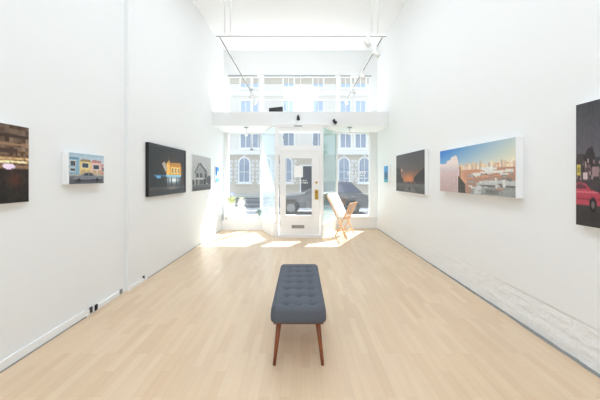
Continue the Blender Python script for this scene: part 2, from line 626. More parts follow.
# ------------------------------------------------------------------ framed photographs
class Pic:
    def __init__(s, w, h, col=(128, 128, 128)):
        s.w, s.h = w, h
        s.a = np.zeros((h, w, 3)) + np.array(col, float)
        s.U, s.V = np.meshgrid((np.arange(w) + .5) / w, (np.arange(h) + .5) / h)

    def vgrad(s, v0, v1, c0, c1, u0=0, u1=1):
        m = (s.V >= v0) & (s.V < v1) & (s.U >= u0) & (s.U < u1)
        t = ((s.V - v0) / (v1 - v0))[..., None]
        g = np.array(c0) * (1 - t) + np.array(c1) * t
        s.a[m] = g[m]

    def rect(s, u0, v0, u1, v1, c):
        s.a[(s.U >= u0) & (s.U < u1) & (s.V >= v0) & (s.V < v1)] = c

    def poly(s, pts, c):
        ins = np.zeros(s.U.shape, bool)
        n = len(pts)
        for i in range(n):
            x0, y0 = pts[i]
            x1, y1 = pts[(i + 1) % n]
            if y0 == y1:
                continue
            cr = ((y0 > s.V) != (y1 > s.V)) & (s.U < (x1 - x0) * (s.V - y0) / (y1 - y0) + x0)
            ins ^= cr
        s.a[ins] = c

    def ell(s, u, v, ru, rv, c, soft=False):
        d = ((s.U - u) / ru) ** 2 + ((s.V - v) / rv) ** 2
        if soft:
            t = np.exp(-d * 1.5)[..., None]
            s.a = s.a * (1 - t) + np.array(c, float) * t
        else:
            s.a[d < 1] = c

    def noise(s, amp, seed, v0=0, v1=1, block=1):
        r = np.random.RandomState(seed)
        n = r.randn(s.h // block + 1, s.w // block + 1)
        n = np.kron(n, np.ones((block, block)))[:s.h, :s.w]
        m = ((s.V >= v0) & (s.V < v1))[..., None]
        s.a = np.clip(s.a + np.where(m, n[..., None] * amp, 0), 0, 255)


def pic_night_cafe():
    p = Pic(120, 72, (60, 46, 36))
    p.vgrad(0, .5, (74, 58, 48), (108, 82, 60))
    p.noise(20, 1, 0, .5, 4)
    p.rect(.0, .12, 1, .16, (52, 40, 34)); p.rect(.0, .24, 1, .27, (128, 100, 76)); p.rect(.5, .30, .9, .36, (60, 46, 40))
    p.rect(.0, .36, 1, .40, (84, 62, 46))
    p.rect(.0, .42, 1, .44, (176, 146, 104)); p.rect(.76, .46, .98, .485, (216, 196, 150)); p.rect(.1, .46, .7, .485, (190, 160, 110))
    p.noise(26, 2, .36, .52, 2)
    p.rect(0, .52, 1, .56, (120, 92, 70)); p.ell(.83, .53, .05, .035, (214, 196, 222)); p.ell(.4, .53, .08, .03, (220, 200, 150))
    p.vgrad(.57, 1, (34, 28, 24), (22, 20, 18))
    p.ell(.88, .70, .08, .12, (64, 34, 24), True); p.ell(.3, .75, .2, .1, (50, 32, 22), True)
    p.noise(5, 3, .57, 1, 2)
    p.a = np.clip(p.a * 1.22, 0, 255)
    return p


def pic_houses():
    p = Pic(120, 76, (190, 205, 218))
    p.vgrad(0, .25, (160, 186, 206), (196, 212, 222))
    p.rect(0, .14, .27, .70, (132, 172, 198)); p.rect(0, .14, .25, .2, (96, 132, 160))
    p.rect(.27, .24, .60, .70, (222, 200, 132)); p.poly([(.27, .26), (.32, .18), (.56, .18), (.60, .26)], (150, 128, 96))
    p.rect(.60, .26, .92, .70, (224, 188, 182)); p.poly([(.59, .28), (.64, .18), (.9, .2), (.93, .28)], (190, 130, 124))
    p.rect(.92, .32, 1, .70, (196, 130, 122))
    for u0, u1, v0, v1 in ((.03, .16, .26, .42), (.03, .15, .50, .58), (.34, .52, .32, .46), (.67, .84, .36, .50), (.95, 1, .42, .56)):
        p.rect(u0 - .012, v0 - .02, u1 + .012, v1 + .02, (226, 224, 214)); p.rect(u0, v0, u1, v1, (60, 72, 88))
    for u0, u1 in ((.30, .44), (.48, .58), (.64, .76), (.8, .9)):
        p.rect(u0, .54, u1, .70, (196, 168, 128))
    p.rect(0, .69, 1, .74, (170, 168, 164))
    p.vgrad(.74, 1, (120, 120, 124), (76, 80, 88))
    p.noise(6, 4, 0, 1, 2)
    p.poly([(.10, .86), (.12, .76), (.30, .72), (.42, .62), (.62, .62), (.72, .72), (.92, .77), (.94, .86)], (126, 130, 138))
    p.poly([(.44, .65), (.52, .64), (.52, .72), (.37, .72)], (44, 48, 56)); p.poly([(.54, .64), (.61, .65), (.68, .73), (.54, .73)], (52, 56, 64))
    p.poly([(.10, .86), (.94, .84), (.9, .92), (.14, .93)], (62, 66, 74))
    p.ell(.25, .88, .05, .07, (32, 34, 38)); p.ell(.78, .87, .05, .07, (32, 34, 38))
    return p


def pic_neon():
    p = Pic(110, 110, (26, 25, 28))
    p.vgrad(0, .6, (40, 38, 40), (24, 22, 26))
    p.ell(.62, .45, .35, .28, (86, 60, 34), True)
    p.rect(.42, .38, .86, .60, (202, 150, 62)); p.poly([(.42, .34), (.50, .26), (.50, .62), (.42, .60)], (226, 176, 84))
    p.poly([(.50, .32), (.84, .30), (.86, .40), (.50, .40)], (178, 122, 44))
    for u in (.56, .65, .74):
        p.rect(u, .42, u + .05, .56, (236, 210, 150)); p.rect(u + .012, .44, u + .038, .55, (96, 66, 34))
    p.poly([(.30, .36), (.36, .30), (.44, .44), (.40, .54)], (160, 150, 140))
    p.rect(.46, .16, .475, .36, (90, 84, 82))
    p.rect(.10, .60, .40, .64, (40, 92, 128)); p.rect(.40, .60, .86, .64, (120, 190, 226)); p.rect(.16, .62, .26, .67, (86, 150, 190))
    p.vgrad(.64, .86, (120, 140, 150), (60, 66, 72), .44, .84)
    p.ell(.62, .72, .18, .07, (226, 236, 236), True)
    for u in (.47, .55, .70, .78):
        p.rect(u, .66, u + .025, .88, (34, 36, 40))
    p.vgrad(.86, 1, (66, 60, 60), (34, 32, 34)); p.ell(.6, .90, .2, .04, (120, 112, 104), True)
    p.rect(.88, .5, .93, .86, (70, 44, 32))
    p.noise(5, 6, 0, 1, 2)
    p.a = np.clip(p.a * 1.15, 0, 255)
    return p


def pic_house_bw():
    g = lambda x: (x, x, x)
    p = Pic(96, 100, g(176))
    p.vgrad(0, .6, g(190), g(172))
    p.poly([(.14, .46), (.34, .22), (.62, .40), (.62, .80), (.14, .82)], g(150))
    p.poly([(.34, .22), (.40, .20), (.80, .46), (.74, .50)], g(70)); p.poly([(.10, .50), (.30, .22), (.36, .22), (.15, .50)], g(84))
    p.poly([(.62, .42), (.78, .46), (.80, .80), (.62, .80)], g(112))
    p.rect(.20, .50, .30, .62, g(60)); p.rect(.38, .50, .50, .62, g(66)); p.rect(.66, .52, .74, .62, g(40))
    p.rect(.14, .64, .62, .67, g(200)); p.rect(.18, .68, .26, .82, g(70)); p.rect(.34, .69, .54, .82, g(88)); p.rect(.56, .66, .7, .84, g(40))
    p.ell(.90, .70, .14, .14, g(70)); p.ell(.04, .76, .07, .08, g(64))
    p.vgrad(.82, 1, g(112), g(66))
    p.noise(12, 9, .2, 1, 2)
    return p


def pic_blue_left():
    p = Pic(40, 60, (80, 150, 220))
    p.vgrad(0, .5, (60, 128, 214), (96, 164, 226)); p.vgrad(.5, .75, (150, 206, 226), (206, 232, 236)); p.vgrad(.75, 1, (120, 190, 206), (90, 150, 190))
    p.poly([(.05, .1), (.4, .05), (.42, .55), (.1, .6)], (50, 92, 180)); p.rect(.5, .3, .7, .62, (226, 236, 240))
    return p


def pic_blue_right():
    p = Pic(40, 60, (70, 150, 210))
    p.vgrad(0, .5, (84, 168, 224), (70, 150, 206)); p.vgrad(.5, 1, (56, 132, 176), (70, 164, 180))
    p.poly([(.3, .42), (.5, .30), (.72, .44), (.66, .78), (.34, .78)], (52, 84, 128)); p.rect(.4, .5, .6, .7, (110, 96, 104))
    p.rect(0, .86, 1, .9, (130, 200, 206))
    return p


def pic_sunset():
    p = Pic(120, 76, (70, 70, 72))
    p.vgrad(0, .45, (82, 80, 84), (104, 94, 90)); p.vgrad(.45, .75, (112, 92, 84), (190, 120, 84))
    p.ell(.5, .66, .20, .14, (214, 132, 84), True)
    p.poly([(0, .32), (.10, .34), (.16, .40), (.22, .40), (.22, .60), (.30, .66), (.32, .80), (0, .84)], (56, 54, 56))
    p.poly([(1, .40), (.86, .48), (.76, .56), (.68, .62), (.64, .80), (1, .80)], (58, 54, 54))
    p.rect(.20, .42, .24, .5, (120, 96, 84)); p.ell(.24, .43, .03, .03, (236, 176, 130))
    p.rect(0, .72, 1, .78, (76, 66, 64)); p.vgrad(.77, 1, (112, 110, 110), (74, 72, 74))
    p.poly([(.4, .78), (.58, .78), (.8, 1), (.3, 1)], (112, 108, 106))
    p.noise(9, 12, .68, .92, 2); p.noise(2, 13, 0, 1, 2)
    for u in (.36, .44, .55, .6, .7):
        p.rect(u, .72, u + .012, .76, (236, 190, 140))
    p.rect(.5, .85, .56, .93, (50, 48, 50))
    return p


def pic_rooftops():
    p = Pic(150, 60, (120, 170, 220))
    t = p.U[..., None]
    v = p.V[..., None]
    sky = np.array((38, 116, 206)) * (1 - t) + np.array((190, 206, 204)) * t
    low = np.array((150, 190, 220)) * (1 - t) + np.array((240, 228, 196)) * t
    k = np.clip(v / .45, 0, 1)
    p.a = sky * (1 - k) + low * k
    p.poly([(.28, .44), (.36, .40), (.48, .42), (1, .40), (1, 1), (.28, 1)], (212, 160, 128))
    r = random.Random(5)
    for i in range(110):
        u = .36 + r.random() * .62
        h = r.random() ** 2 * .10
        p.rect(u, .43 - h, u + .008 + r.random() * .02, .50, r.choice([(236, 214, 186), (214, 190, 168), (226, 200, 160), (196, 176, 160), (240, 226, 206)]))
    p.rect(.38, .50, 1, .56, (208, 164, 138))
    p.poly([(.40, .50), (.62, .50), (.66, .66), (.42, .72)], (200, 146, 120)); p.poly([(.66, .50), (1, .48), (1, .60), (.7, .62)], (186, 136, 112))
    p.poly([(.50, .60), (.70, .54), (.98, .52), (.98, .56), (.72, .60), (.54, .66)], (222, 218, 210))
    p.poly([(.62, .48), (.74, .46), (.84, .50), (.72, .56)], (226, 226, 222))
    p.poly([(.46, .70), (1, .60), (1, 1), (.44, 1)], (172, 134, 116))
    p.poly([(.56, .74), (.86, .70), (1, .72), (1, .82), (.60, .82)], (190, 192, 190)); p.poly([(.60, .80), (1, .80), (1, .86), (.58, .88)], (104, 100, 96))
    p.poly([(.54, .84), (1, .84), (1, 1), (.50, 1)], (150, 152, 150)); p.poly([(.56, .86), (.62, .80), (.66, .84), (.64, .98), (.56, .98)], (196, 200, 200))
    for i in range(40):
        u = .46 + r.random() * .50
        v = .56 + r.random() * .36
        p.rect(u, v, u + .02 + r.random() * .06, v + .015 + r.random() * .03, r.choice([(206, 206, 202), (128, 122, 116), (176, 140, 122), (160, 162, 160), (224, 220, 212), (140, 110, 96)]))
    p.rect(.88, .70, .91, .84, (214, 214, 210)); p.rect(.70, .88, .84, .96, (120, 118, 112))
    p.poly([(0, .32), (.12, .34), (.14, .27), (.20, .25), (.21, .20), (.30, .16), (.33, .30), (.35, .55), (.34, 1), (0, 1)], (226, 206, 204))
    p.vgrad(.34, .52, (236, 222, 218), (206, 190, 194), 0, .33); p.vgrad(.52, 1, (214, 190, 190), (190, 164, 162), 0, .32)
    p.poly([(.14, .34), (.14, .27), (.20, .25), (.21, .20), (.30, .16), (.33, .34)], (236, 222, 216))
    p.poly([(.33, .62), (.38, .70), (.44, .80), (.44, 1), (.33, 1)], (74, 68, 62)); p.rect(.345, .44, .365, .66, (150, 104, 84))
    p.noise(8, 21, .42, 1, 1)
    return p


def pic_red_car():
    p = Pic(260, 92, (60, 58, 62))                # only the far seventh shows from the photograph's spot
    p.vgrad(0, .45, (66, 66, 70), (100, 94, 102))
    r = random.Random(9)
    for i in range(24):
        u = i / 24 + r.random() * .02
        v = .36 + r.random() * .14
        p.rect(u, v, u + .045, .66, r.choice([(58, 52, 54), (70, 62, 64), (84, 74, 78), (62, 54, 56)]))
    p.poly([(.05, .44), (.07, .38), (.10, .36), (.115, .42), (.115, .60), (.04, .60)], (52, 46, 48))
    for i in range(160):
        u = r.random()
        v = .46 + r.random() * .17
        p.rect(u, v, u + .008, v + .03, r.choice([(150, 120, 120), (120, 96, 100), (176, 150, 146), (96, 80, 84)]))
    p.rect(.006, .50, .030, .585, (206, 186, 96)); p.rect(.012, .52, .018, .56, (120, 110, 60)); p.rect(.022, .52, .026, .56, (120, 110, 60))
    p.rect(.045, .56, .075, .62, (206, 184, 186)); p.rect(.10, .52, .14, .60, (150, 124, 126))
    p.vgrad(.63, 1, (70, 62, 64), (46, 42, 44))
    p.poly([(0, .655), (.02, .645), (.06, .65), (.09, .70), (.145, .725), (.15, .80), (.145, .83), (0, .83)], (176, 66, 84))
    p.poly([(0, .665), (.02, .655), (.055, .66), (.075, .70), (0, .70)], (96, 52, 64)); p.rect(.0, .715, .13, .73, (206, 110, 122)); p.rect(0, .77, .148, .785, (132, 44, 58))
    p.ell(.105, .82, .022, .06, (30, 28, 30)); p.ell(.105, .82, .010, .026, (110, 96, 98))
    p.poly([(.45, .68), (.55, .64), (.7, .65), (.85, .72), (.88, .82), (.44, .82)], (90, 60, 70))
    p.ell(.52, .82, .03, .055, (30, 28, 30)); p.ell(.80, .82, .03, .055, (30, 28, 30))
    p.noise(2.5, 33, 0, 1, 2)
    return p


def artwork(name, label, pic, side, ynear, yfar, z0, z1, depth, sidemat, border=0.0, bordermat=None, wall=None, group=None):
    """a boxed photograph on the left (-1) or right (+1) wall; local x runs along the wall as the viewer reads it"""
    wall = wall if wall is not None else (XL if side < 0 else XR)
    t = thing(name, label, 'picture', (wall, (ynear + yfar) / 2, (z0 + z1) / 2), 0, group)
    W, H = yfar - ynear, z1 - z0
    s = -side
    bm = B()
    box(bm, (0.001 * s, -W / 2, -H / 2), (depth * s, W / 2, H / 2))
    obj('box_frame', bm, sidemat, t, bevel=0.002)
    face = depth
    if border > 0:
        bm = B()
        for a in (((-W / 2, -H / 2), (-W / 2 + border, H / 2)), ((W / 2 - border, -H / 2), (W / 2, H / 2)),
                  ((-W / 2 + border, -H / 2), (W / 2 - border, -H / 2 + border)), ((-W / 2 + border, H / 2 - border), (W / 2 - border, H / 2))):
            box(bm, (depth * s, a[0][0], a[0][1]), ((depth + 0.008) * s, a[1][0], a[1][1]))
        obj('frame_moulding', bm, bordermat or sidemat, t)
        face = depth + 0.001
    else:
        border = 0.004
        face = depth + 0.0015
    w2, h2 = W / 2 - border, H / 2 - border
    nw, nh = pic.w, pic.h
    verts, faces = [], []
    for j in range(nh):
        z = h2 - 2 * h2 * j / (nh - 1)
        for i in range(nw):
            u = i / (nw - 1)
            y = (-w2 + 2 * w2 * u) if side < 0 else (w2 - 2 * w2 * u)
            verts.append((face * s, y, z))
    for j in range(nh - 1):
        for i in range(nw - 1):
            a = j * nw + i
            faces.append((a, a + nw, a + nw + 1, a + 1))
    me = bpy.data.meshes.new('print')
    me.from_pydata(verts, [], faces)
    at = me.color_attributes.new('Ink', 'FLOAT_COLOR', 'POINT')
    c = pic.a.reshape(-1, 3) / 255.0
    c = np.where(c <= 0.04045, c / 12.92, ((c + 0.055) / 1.055) ** 2.4)
    at.data.foreach_set('color', np.concatenate([c, np.ones((len(c), 1))], 1).astype(np.float32).ravel())
    me.materials.append(M['print'])
    o = bpy.data.objects.new('print', me)
    COL.objects.link(o)
    o.parent = t
    return t


GL, GR = 'photographs hung along the left wall', 'photographs hung along the right wall'
artwork('framed_photograph', 'large dark brown night photograph cut off by the left edge of the picture', pic_night_cafe(), -1, 1.44, 2.449, 1.254, 1.862, 0.04, M['trim'], wall=XL_NEAR, group=GL)
artwork('framed_photograph', 'small white-edged photograph of pastel houses behind a grey parked car', pic_houses(), -1, 2.833, 3.336, 1.388, 1.698, 0.067, M['trim'], wall=XL_NEAR, group=GL)
artwork('framed_photograph', 'black-framed night photograph of a yellow building with blue neon', pic_neon(), -1, 4.268, 5.647, 1.18, 1.962, 0.041, M['blackframe'], 0.035, M['blackframe'], group=GL)
artwork('framed_photograph', 'black-and-white photograph of a gabled wooden house on the left wall', pic_house_bw(), -1, 6.02, 7.26, 1.175, 1.93, 0.03, M['trim'], group=GL)
artwork('framed_photograph', 'tiny blue and white picture at the window end of the left wall', pic_blue_left(), -1, 7.667, 8.05, 1.348, 1.744, 0.03, M['trim'], group=GL)
artwork('framed_photograph', 'tiny blue picture at the window end of the right wall', pic_blue_right(), 1, 7.34, 7.70, 1.34, 1.756, 0.06, M['trim'], group=GR)
artwork('framed_photograph', 'dark dusk street photograph with an orange glow on the right wall', pic_sunset(), 1, 5.153, 6.70, 1.163, 1.948, 0.063, M['trim'], group=GR)
artwork('framed_photograph', 'wide boxed photograph of sunny rooftops under blue sky', pic_rooftops(), 1, 2.946, 4.556, 1.25, 1.857, 0.079, M['trim'], group=GR)
artwork('framed_photograph', 'large night street photograph with a red car cut off by the right edge', pic_red_car(), 1, 1.02, 2.337, 1.085, 2.02, 0.05, M['trim'], group=GR)

# ------------------------------------------------------------------ tufted bench
BX, BY0, BY1, BW = -0.02, 2.285, 3.47, 0.425
bl = BY1 - BY0
bench = thing('tufted_bench', 'grey button-tufted bench on tapered walnut legs standing on the wooden floor', 'bench', (BX, (BY0 + BY1) / 2, 0))
CZ0, CZ1 = 0.335, 0.468
buttons = [(ix * 0.103, y - (BY0 + BY1) / 2) for y in (2.372, 2.537, 2.704, 2.870, 3.035, 3.195, 3.350) for ix in (-1, 0, 1)]
bm = B()
NX, NY = 64, 170
hx, hy, rc = BW / 2, bl / 2, 0.05


def top_h(x, y):
    # rounded shoulders
    ex, ey = hx - abs(x), hy - abs(y)
    def sh(e, r):
        return 0.0 if e >= r else r - math.sqrt(max(0, r * r - (r - e) ** 2))
    z = CZ1 - sh(ex, 0.045) * 0.9 - sh(ey, 0.055) * 0.9
    d = 0.0
    for bx, by in buttons:
        r2 = (x - bx) ** 2 + (y - by) ** 2
        d += 0.022 * math.exp(-r2 / (0.020 ** 2)) + 0.020 * math.exp(-r2 / (0.040 ** 2))
    # soft pleats joining the buttons along and across the seat
    if abs(x) < 0.16 and -0.52 < y < 0.53:
        for by in sorted({b[1] for b in buttons}):
            d += 0.010 * math.exp(-((y - by) / 0.013) ** 2) * max(0, 1 - (abs(x) / 0.17) ** 4)
        for bx in (-0.103, 0, 0.103):
            d += 0.0025 * math.exp(-((x - bx) / 0.009) ** 2)
    return z - d


xs = [-hx + 2 * hx * (0.5 - 0.5 * math.cos(math.pi * i / NX)) * 1.0 for i in range(NX + 1)]
ysb = [-hy + 2 * hy * i / NY for i in range(NY + 1)]
ysb = [-hy + 0.0004, -hy + 0.002, -hy + 0.004] + ysb[1:-1] + [hy - 0.004, hy - 0.002, hy - 0.0004]
vt = [[bm.verts.new((x, y, top_h(x, y))) for x in xs] for y in ysb]
for a, b in zip(vt, vt[1:]):
    for i in range(NX):
        bm.faces.new([a[i], a[i + 1], b[i + 1], b[i]])
ring = vt[0][:] + [r[-1] for r in vt[1:]] + vt[-1][-2::-1] + [r[0] for r in vt[-2:0:-1]]
prev = ring
for k, (off, z) in enumerate([(0.004, CZ0 + 0.055), (0.004, CZ0 + 0.03), (0.0, CZ0 + 0.012), (-0.012, CZ0)]):
    cur = []
    for v in ring:
        sx = (v.co.x / hx) if abs(v.co.x) > hx - 0.002 else v.co.x / hx
        sy = v.co.y / hy
        cur.append(bm.verts.new((v.co.x + off * sx, v.co.y + off * sy, z)))
    for i in range(len(ring)):
        j = (i + 1) % len(ring)
        bm.faces.new([prev[j], prev[i], cur[i], cur[j]])
    prev = cur
bm.faces.new(prev)
# round the four corners in plan
for v in bm.verts:
    x, y = v.co.x, v.co.y
    cx, cy = hx - rc, hy - rc
    if abs(x) > cx and abs(y) > cy:
        dx, dy = abs(x) - cx, abs(y) - cy
        l = max(dx, dy)
        r = math.hypot(dx, dy)
        if r > 1e-6:
            k = l / r
            v.co.x = math.copysign(cx + dx * k, x)
            v.co.y = math.copysign(cy + dy * k, y)
bmesh.ops.recalc_face_normals(bm, faces=bm.faces[:])
cushion = obj('seat_cushion', bm, M['fabric'], bench, smooth=True)
for bx, by in buttons:
    z = top_h(bx, by)
    bm = B()
    lathe(bm, [(0.013, -0.004), (0.013, 0.002), (0.010, 0.006), (0.003, 0.0075)], (bx, by, z + 0.001), 14)
    obj('button', bm, M['button'], cushion)
bm = B()
frame_w, frame_l = hx - 0.02, hy - 0.02
box(bm, (-frame_w, -frame_l, CZ0 - 0.010), (frame_w, frame_l, CZ0 + 0.004))
obj('seat_frame', bm, M['walnut'], bench, bevel=0.003)
for sx in (-1, 1):
    for sy in (-1, 1):
        bm = B()
        tube(bm, (sx * 0.152, sy * (hy - 0.075), CZ0 - 0.012), (sx * 0.188, sy * (hy - 0.042), 0.0), 0.021, 0.0115, 18)
        obj('leg', bm, M['walnut'], bench)

# ------------------------------------------------------------------ folding print rack with a white board
ang = math.atan2(-0.46, 0.89)
rack = thing('folding_print_rack', 'beech wood folding x-shaped print rack standing beside the entrance door', 'rack', (1.10, 7.63, 0), ang)
A_foot, A_top = Vector((0.17, 0, 0)), Vector((-0.35, 0, 1.00))
B_foot, B_top = Vector((-0.14, 0, 0)), Vector((0.25, 0, 0.83))
HL = 0.30
for y in (-HL, HL):
    bm = B()
    bar(bm, A_foot + Vector((0, y, 0)), A_top + Vector((0, y, 0)), 0.022, 0.034, up=(0, 1, 0))
    obj('side_rail', bm, M['beech'], rack)
    yb = y - math.copysign(0.026, y)
    bm = B()
    bar(bm, B_foot + Vector((0, yb, 0)), B_top + Vector((0, yb, 0)), 0.022, 0.034, up=(0, 1, 0))
    obj('side_rail', bm, M['beech'], rack)
for f in (0.12, 0.55, 0.97):
    bm = B()
    p = A_foot.lerp(A_top, f)
    bar(bm, p + Vector((0, -HL, 0)), p + Vector((0, HL, 0)), 0.02, 0.03)
    obj('cross_bar', bm, M['beech'], rack)
bm = B()
p = B_foot.lerp(B_top, 0.14)
bar(bm, p + Vector((0, -HL + .03, 0)), p + Vector((0, HL - .03, 0)), 0.02, 0.03)
obj('cross_bar', bm, M['beech'], rack)
for f in (0.54, 0.985):
    bm = B()
    p = B_foot.lerp(B_top, f)
    bar(bm, p + Vector((0, -HL + .03, 0)), p + Vector((0, HL - .03, 0)), 0.024, 0.034)
    obj('cross_bar', bm, M['beech'], rack)
for i in range(5):
    y = -HL + 0.08 + (2 * HL - 0.16) * i / 4
    bm = B()
    bar(bm, B_foot.lerp(B_top, 0.54) + Vector((0, y, 0)), B_foot.lerp(B_top, 0.985) + Vector((0, y, 0)), 0.010, 0.034, up=(0, 1, 0))
    obj('slat', bm, M['beech'], rack)
# white board leaning in the rack
dA = (A_top - A_foot).normalized()
nA = Vector((dA.z, 0, -dA.x))
bd = thing('white_board', 'large blank white board leaning in the wooden print rack', 'board', (1.10, 7.63, 0), ang)
bm = B()
p0, p1 = A_foot.lerp(A_top, 0.47) + nA * 0.040, A_foot.lerp(A_top, 1.03) + nA * 0.040
bar(bm, p0, p1, 0.62, 0.034, up=(nA.x, nA.y, nA.z))
obj('panel', bm, M['canvas'], bd, bevel=0.003)
bm = B()
p0, p1 = A_foot.lerp(A_top, 0.475) + nA * 0.066, A_foot.lerp(A_top, 0.99) + nA * 0.066
bar(bm, p0, p1, 0.56, 0.012, up=(nA.x, nA.y, nA.z))
obj('front_sheet', bm, M['paper'], bd)

# ------------------------------------------------------------------ window display on the left
cab = thing('white_cabinet', 'low white display cabinet in the left shop window', 'cabinet', (-1.86, 8.46, 0.27))
bm = B()
box(bm, (-0.29, -0.11, 0.0), (0.27, 0.11, 0.35))
obj('body', bm, M['trim'], cab, bevel=0.004)
bm = B()
box(bm, (-0.275, -0.122, 0.015), (0.255, -0.110, 0.335))
cd = obj('door', bm, M['trim'], cab, bevel=0.002)
bm = B()
tube(bm, (-0.215, -0.122, 0.06), (-0.215, -0.145, 0.06), 0.014, 0.016)
obj('knob', bm, M['black'], cd)


def leaves(bm, n, rad, h, size, seed, base=(0, 0, 0)):
    rnd = random.Random(seed)
    for i in range(n):
        a = rnd.random() * 6.283
        r = rad * math.sqrt(rnd.random())
        z = h * (0.15 + 0.85 * rnd.random())
        c = Vector(base) + Vector((r * math.cos(a), r * math.sin(a), z))
        d = Vector((math.cos(a) * 0.8, math.sin(a) * 0.8, 0.4 + rnd.random())).normalized()
        s = d.cross(Vector((0, 0, 1))).normalized()
        L = size * (0.6 + 0.8 * rnd.random())
        w = L * 0.28
        mid = c + d * L * 0.5 + Vector((0, 0, L * 0.08))
        vs = [bm.verts.new(p) for p in (c, mid - s * w, c + d * L, mid + s * w)]
        bm.faces.new(vs)
    return bm


pot = thing('potted_plant', 'round white bowl of pale yellow-green plants on the white cabinet', 'plant', (-1.98, 8.46, 0.62))
bm = B()
lathe(bm, [(0.05, 0.0), (0.09, 0.02), (0.115, 0.07), (0.118, 0.11), (0.108, 0.11), (0.10, 0.085), (0.002, 0.085)])
obj('bowl', bm, M['ceramic'], pot)
bm = B()
leaves(bm, 90, 0.09, 0.16, 0.09, 3, (0, 0, 0.07))
obj('leaves', bm, M['paleleaf'], pot)
bm = B()
for i in range(8):
    a = i * 0.8
    tube(bm, (0.02 * math.cos(a), 0.02 * math.sin(a), 0.09), (0.07 * math.cos(a), 0.06 * math.sin(a), 0.34 + 0.03 * (i % 3)), 0.003, 0.002, 6)
obj('stems', bm, M['paleleaf'], pot)
bm = B()
for i in range(8):
    a = i * 0.8
    leaves(bm, 7, 0.022, 0.05, 0.045, 40 + i, (0.07 * math.cos(a), 0.06 * math.sin(a), 0.32 + 0.03 * (i % 3)))
obj('flowers', bm, M['violet'], pot)
vase = thing('ceramic_vase', 'cream ceramic vase with a green sprig beside the bowl in the left window', 'vase', (-1.69, 8.45, 0.62))
bm = B()
lathe(bm, [(0.05, 0.0), (0.085, 0.04), (0.095, 0.11), (0.075, 0.18), (0.04, 0.215), (0.05, 0.235), (0.042, 0.235), (0.032, 0.212), (0.002, 0.20)])
obj('body', bm, M['ceramic'], vase)
bm = B()
leaves(bm, 16, 0.03, 0.07, 0.06, 8, (0, 0, 0.20))
obj('sprig', bm, M['paleleaf'], vase)
sp = thing('small_plant', 'small grey-green plant in a white pot at the foot of the slanted window', 'plant', (-1.18, 8.43, 0.27))
bm = B()
lathe(bm, [(0.035, 0.0), (0.05, 0.07), (0.053, 0.08), (0.046, 0.08), (0.042, 0.065), (0.002, 0.065)])
obj('pot', bm, M['ceramic'], sp)
bm = B()
leaves(bm, 46, 0.05, 0.20, 0.09, 17, (0, 0, 0.05))
obj('leaves', bm, M['greyleaf'], sp)

# ------------------------------------------------------------------ pendants, spots, ledge box, sockets
def pendant(x, y, drop, label):
    t = thing('pendant_lamp', label, 'lamp', (x, y, SOF0), 0, 'pendant lamps in the shop windows')
    bm = B()
    lathe(bm, [(0.05, -0.022), (0.062, -0.012), (0.062, 0.0)], n=20)
    obj('canopy', bm, M['steel'], t)
    bm = B()
    tube(bm, (0, 0, -0.022), (0, 0, -drop), 0.006)
    obj('stem', bm, M['steel'], t)
    bm = B()
    lathe(bm, [(0.010, -drop + 0.012), (0.038, -drop - 0.01), (0.045, -drop - 0.05), (0.03, -drop - 0.075), (0.004, -drop - 0.085)], n=20)
    obj('lamp_shade', bm, M['lampglass'], t)


pendant(-1.41, 7.72, 0.16, 'small frosted pendant lamp hanging in the left shop window')
pendant(1.26, 7.74, 0.12, 'small frosted pendant lamp hanging in the right shop window')


def small_spot(px, py, aim, label):
    y = YS
    x, z = px_at(px, y), pz_at(py, y)
    t = thing('black_spotlight', label, 'lamp', (x, y, z), 0, 'black spotlights on the soffit')
    bm = B()
    box(bm, (-0.022, -0.016, 0.025), (0.022, 0.0, 0.075))
    obj('mount', bm, M['black'], t, bevel=0.003)
    bm = B()
    bar(bm, (0, -0.012, 0.03), (0, -0.05, 0.005), 0.014)
    obj('arm', bm, M['black'], t)
    bm = B()
    a = Vector(aim).normalized()
    c = Vector((0, -0.055, 0.0))
    tube(bm, c - a * 0.05, c + a * 0.06, 0.030, 0.042, 18)
    obj('lamp_head', bm, M['black'], t)


small_spot(298.2, 118, (0.05, -0.5, -1), 'small black spotlight on the soffit above the entrance door')
small_spot(334.2, 122, (0.7, -0.6, -0.8), 'small black spotlight on the soffit right of the door, angled to the right')

bx0, bx1 = px_at(269, 7.62), px_at(282.6, 7.62)
t = thing('black_speaker', 'black wedge-shaped box lying on the ledge below the high window', 'speaker', ((bx0 + bx1) / 2, 7.70, SOF1))
hw = (bx1 - bx0) / 2
bm = B()
v = [bm.verts.new(p) for p in [(-hw, -.09, 0), (hw, -.09, 0), (hw, .09, 0), (-hw, .09, 0), (-hw, -.09, .115), (hw, -.09, .155), (hw, .09, .155), (-hw, .09, .115)]]
for f in [(3, 2, 1, 0), (4, 5, 6, 7), (0, 1, 5, 4), (1, 2, 6, 5), (2, 3, 7, 6), (3, 0, 4, 7)]:
    bm.faces.new([v[i] for i in f])
obj('cabinet', bm, M['black'], t, bevel=0.004)
bm = B()
v = [bm.verts.new(p) for p in [(-hw + .012, -.094, .012), (hw - .012, -.094, .012), (hw - .012, -.094, .142), (-hw + .012, -.094, .104)]]
f = bm.faces.new(v)
g = bmesh.ops.extrude_face_region(bm, geom=[f])
for q in g['geom']:
    if isinstance(q, bmesh.types.BMVert):
        q.co.y += 0.004
bmesh.ops.recalc_face_normals(bm, faces=bm.faces[:])
obj('grille', bm, M['blackframe'], t)


